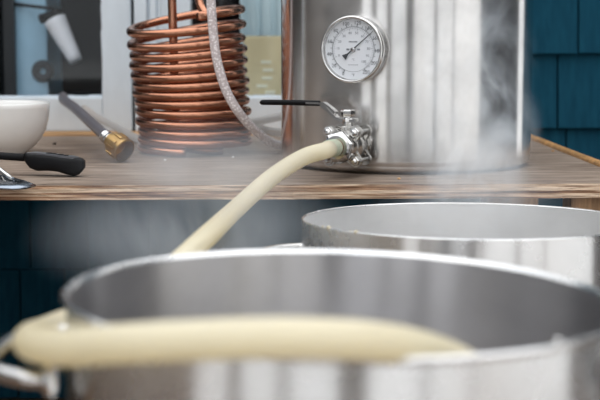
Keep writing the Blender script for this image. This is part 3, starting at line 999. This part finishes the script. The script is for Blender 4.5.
# ------------------------------------------------------------------ cup
cc_ = onz(3, 149, SZ); CC = Vector((P(2.5, 130, 1.985).x, 1.985, SZ)); cr = .0655
t = thing('bowl', 'white ceramic bowl at the left edge of the bench', 'bowl', CC)
b = B(); m4 = Matrix.Translation(CC)
prof = [(0, .003), (.026, .003), (.028, 0), (.031, 0), (.033, .004), (.043, .011), (.053, .022), (.060, .035), (.064, .050), (cr, .066), (cr + .0004, .0715), (cr - .001, .073), (cr - .003, .0715), (cr - .004, .064), (.058, .040), (.050, .024), (.035, .012), (0, .009)]
lathe(b, prof, 80, m4); obj('bowl_body', b, M['ceramic'], t)

# ------------------------------------------------------------------ black handled utensil
t = thing('utensil', 'black plastic utensil handle lying in front of the white bowl', 'utensil', onz(50, 176, SZ))
h0 = onz(27, 169, SZ); h1 = onz(84, 177, SZ)
b = B()
z0 = SZ + .0005
Yc = 1.735
# side outline in picture plane, depth ~ 20 mm
topc = [(25, 154.8), (36, 154.3), (50, 155.6), (64, 157.6), (76, 158.6), (82, 159.8), (85, 163)]
botc = [(25.5, 163), (30, 169.5), (38, 172.5), (48, 172.0), (58, 173.0), (66, 175.5), (74, 178), (81, 175.5), (84.5, 169)]
def depthY(s): return 1.700 - 0.020 * s
n_ = 14
def interp(pts, s):
    x = 25 + 60 * s
    for (xa, ya), (xb, yb) in zip(pts, pts[1:]):
        if xa <= x <= xb: return ya + (yb - ya) * (x - xa) / (xb - xa)
    return pts[0][1] if x < pts[0][0] else pts[-1][1]
rings = []
n_ = 22
for i in range(n_ + 1):
    s = i / n_
    yt, yb_ = interp(topc, s), interp(botc, s)
    if i == n_: yt, yb_ = 162.5, 169.5
    Yd = depthY(s)
    a = P(25 + 60 * s, yt, Yd); c = P(25 + 60 * s, yb_, Yd)
    mid = (a + c) / 2; hz_ = (a.z - c.z) / 2; hw = 0.013 * (0.75 + 0.35 * math.sin(PI * min(1, s * 1.05)))
    if i in (0, n_): hw *= .6
    ring = []
    for k in range(20):
        an = 2 * PI * k / 20; ca, sa = math.cos(an), math.sin(an)
        e = .55
        ring.append(b.verts.new(mid + Vector((0, math.copysign(abs(ca) ** e, ca) * hw, math.copysign(abs(sa) ** e, sa) * hz_))))
    rings.append(ring)
for a, c in zip(rings, rings[1:]):
    for k in range(20):
        b.faces.new((a[k], a[(k + 1) % 20], c[(k + 1) % 20], c[k])).smooth = True
b.faces.new(rings[0]); b.faces.new(rings[-1][::-1])
lo = min(v.co.z for v in b.verts)
dzu = SZ + .0004 - lo
for v in b.verts: v.co.z += dzu
obj('grip', b, M['black_rubber'], t)
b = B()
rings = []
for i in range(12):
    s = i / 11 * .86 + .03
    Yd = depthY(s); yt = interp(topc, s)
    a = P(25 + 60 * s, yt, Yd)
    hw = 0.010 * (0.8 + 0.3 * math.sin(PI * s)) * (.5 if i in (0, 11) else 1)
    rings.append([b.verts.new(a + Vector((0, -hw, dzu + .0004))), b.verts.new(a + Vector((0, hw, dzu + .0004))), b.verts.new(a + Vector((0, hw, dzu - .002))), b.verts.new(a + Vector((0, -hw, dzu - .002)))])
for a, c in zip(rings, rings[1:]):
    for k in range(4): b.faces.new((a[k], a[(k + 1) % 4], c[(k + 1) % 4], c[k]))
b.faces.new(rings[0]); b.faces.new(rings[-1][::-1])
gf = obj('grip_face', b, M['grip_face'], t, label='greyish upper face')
b = B()
for px, py, r in ((49, 156.2, .0028), (54, 156.6, .0022), (60, 157.4, .0034), (66, 158.2, .0022)):
    s = (px - 25) / 60; p = P(px, interp(topc, s), depthY(s)) + Vector((0, 0, dzu + .0006))
    lathe(b, [(0, .0008), (r * 1.3, .0006), (r * 1.5, -.0006)], 16, Matrix.Translation(p))
obj('raised_marks', b, M['black_rubber'], gf)
b = B()
tube(b, [P(27, 159.5, 1.700), P(0, 157.8, 1.715), P(-60, 154.5, 1.75)], .0046, 16)
for v in b.verts: v.co.z += dzu
obj('shaft', b, M['black_rubber'], t)

# ------------------------------------------------------------------ steel tongs-like tool tip in front
t = thing('tongs', 'shiny steel tongs tip lying at the front left bench edge', 'tongs', onz(10, 186, SZ))
b = B()
ol = [(-30, 189), (0, 189.2), (14, 190.0), (26, 189.0), (36, 186.6), (30, 184.2), (20, 181.6), (12, 178.8), (4, 177.5), (-8, 175.5), (-30, 172)]
bot = []; topv = []
for px, py in ol:
    p = onz(px, py, SZ + .0012)
    bot.append(b.verts.new(p)); topv.append(b.verts.new(p + Vector((0, 0, .0022))))
n_ = len(ol)
b.faces.new(bot[::-1])
cen = b.verts.new(sum((v.co for v in topv), Vector()) / n_ + Vector((0, 0, -.0006)))
inn = [b.verts.new(v.co.lerp(cen.co, .25) + Vector((0, 0, .0022))) for v in topv]
inn2 = [b.verts.new(v.co.lerp(cen.co, .45) + Vector((0, 0, -.0010))) for v in topv]
for i in range(n_):
    j = (i + 1) % n_
    b.faces.new((bot[i], bot[j], topv[j], topv[i])); b.faces.new((topv[i], topv[j], inn[j], inn[i])); b.faces.new((inn[i], inn[j], inn2[j], inn2[i])); b.faces.new((inn2[i], inn2[j], cen))
for f in b.faces: f.smooth = True
obj('scalloped_tip', b, M['tool_steel'], t)
b = B()
tube(b, [P(-30, 146, 1.66), P(-6, 165, 1.64), P(6, 174.5, 1.625), P(12, 179, 1.62)], .0026, 12)
tube(b, [P(2, 177.5, 1.615), P(4.5, 181.5, 1.605), P(6, 184, 1.598)], .0015, 10)
tube(b, [P(9, 179.5, 1.615), P(16, 181.5, 1.608), P(23, 184, 1.6)], .0014, 10)
tube(b, [P(7, 183, 1.6), P(14, 184.5, 1.595), P(24, 185.2, 1.595)], .0012, 10)
for v in b.verts: v.co.z = max(v.co.z, SZ + .0035)
obj('arm', b, M['chrome'], t)

# ------------------------------------------------------------------ small bits on the shelf
for k, (px, py, r, c) in enumerate(((54.5, 144.5, .0028, 'black_rubber'), (399, 179.5, .0022, 'old_wood'), (233, 157.5, .0018, 'dial_white'), (165, 160.5, .0018, 'dial_white'), (553, 151.5, .0022, 'old_wood'))):
    q = onz(px, py, SZ); b = B()
    bmesh.ops.create_icosphere(b, subdivisions=2, radius=r, matrix=Matrix.Translation(q + Vector((0, 0, r * .55))))
    for v in b.verts:
        v.co.z = max(SZ, q.z + (v.co.z - q.z) * .7)
    for f in b.faces: f.smooth = True
    lab = ['small black crumb on the bench beside the white bowl', 'tiny orange grain on the bench edge under the valve', 'tiny white crumb on the bench at the coil foot', 'tiny white crumb on the bench left of the coil foot middle', 'tiny yellow grain on the bench right of the kettle'][k]
    tag(obj('crumb', b, M[c], loc=q), lab, 'crumb', 'crumbs on the bench')

# ------------------------------------------------------------------ steam
def steam(name, label, c, r, mat, group='steam drifting off the pots'):
    b = B(); bmesh.ops.create_icosphere(b, subdivisions=4, radius=1)
    me = bpy.data.meshes.new(name); b.to_mesh(me); b.free(); me.materials.append(mat)
    o = bpy.data.objects.new(name, me); COL.objects.link(o); o.location = c; o.scale = r
    tag(o, label, 'steam', group, 'stuff')
    return o
c = P(195, 234, 1.30)
steam('steam', 'grey steam drifting below the bench behind the front pot', c, (.175, .14, .075), steam_mat('steam_low', 8, 7, .33, .72, power=1.1))
c = P(205, 165, 1.47)
steam('steam', 'thin steam drifting over the coil foot and bench edge', c, (.17, .20, .062), steam_mat('steam_bench', 5, 8, .30, .75, floor_=.15))
c = P(474, 125, 1.42)
steam('steam', 'steam rising from the middle pot past the kettle', c, (.072, .10, .19), steam_mat('steam_plume', 27, 24, .44, .68, power=.8))
c = P(470, 193, 1.42)
steam('steam', 'low steam over the middle pot mouth', c, (.15, .14, .055), steam_mat('steam_mouth', 6, 8, .34, .74, floor_=.15))

# ------------------------------------------------------------------ view
sc.view_settings.view_transform = 'Standard'; sc.view_settings.look = 'None'; sc.view_settings.gamma = 1
sc.view_settings.use_curve_mapping = False
sc.view_settings.exposure = 0.55
sc.cycles.use_denoising = True
sc.cycles.volume_bounces = 2
sc.cycles.transparent_max_bounces = 16
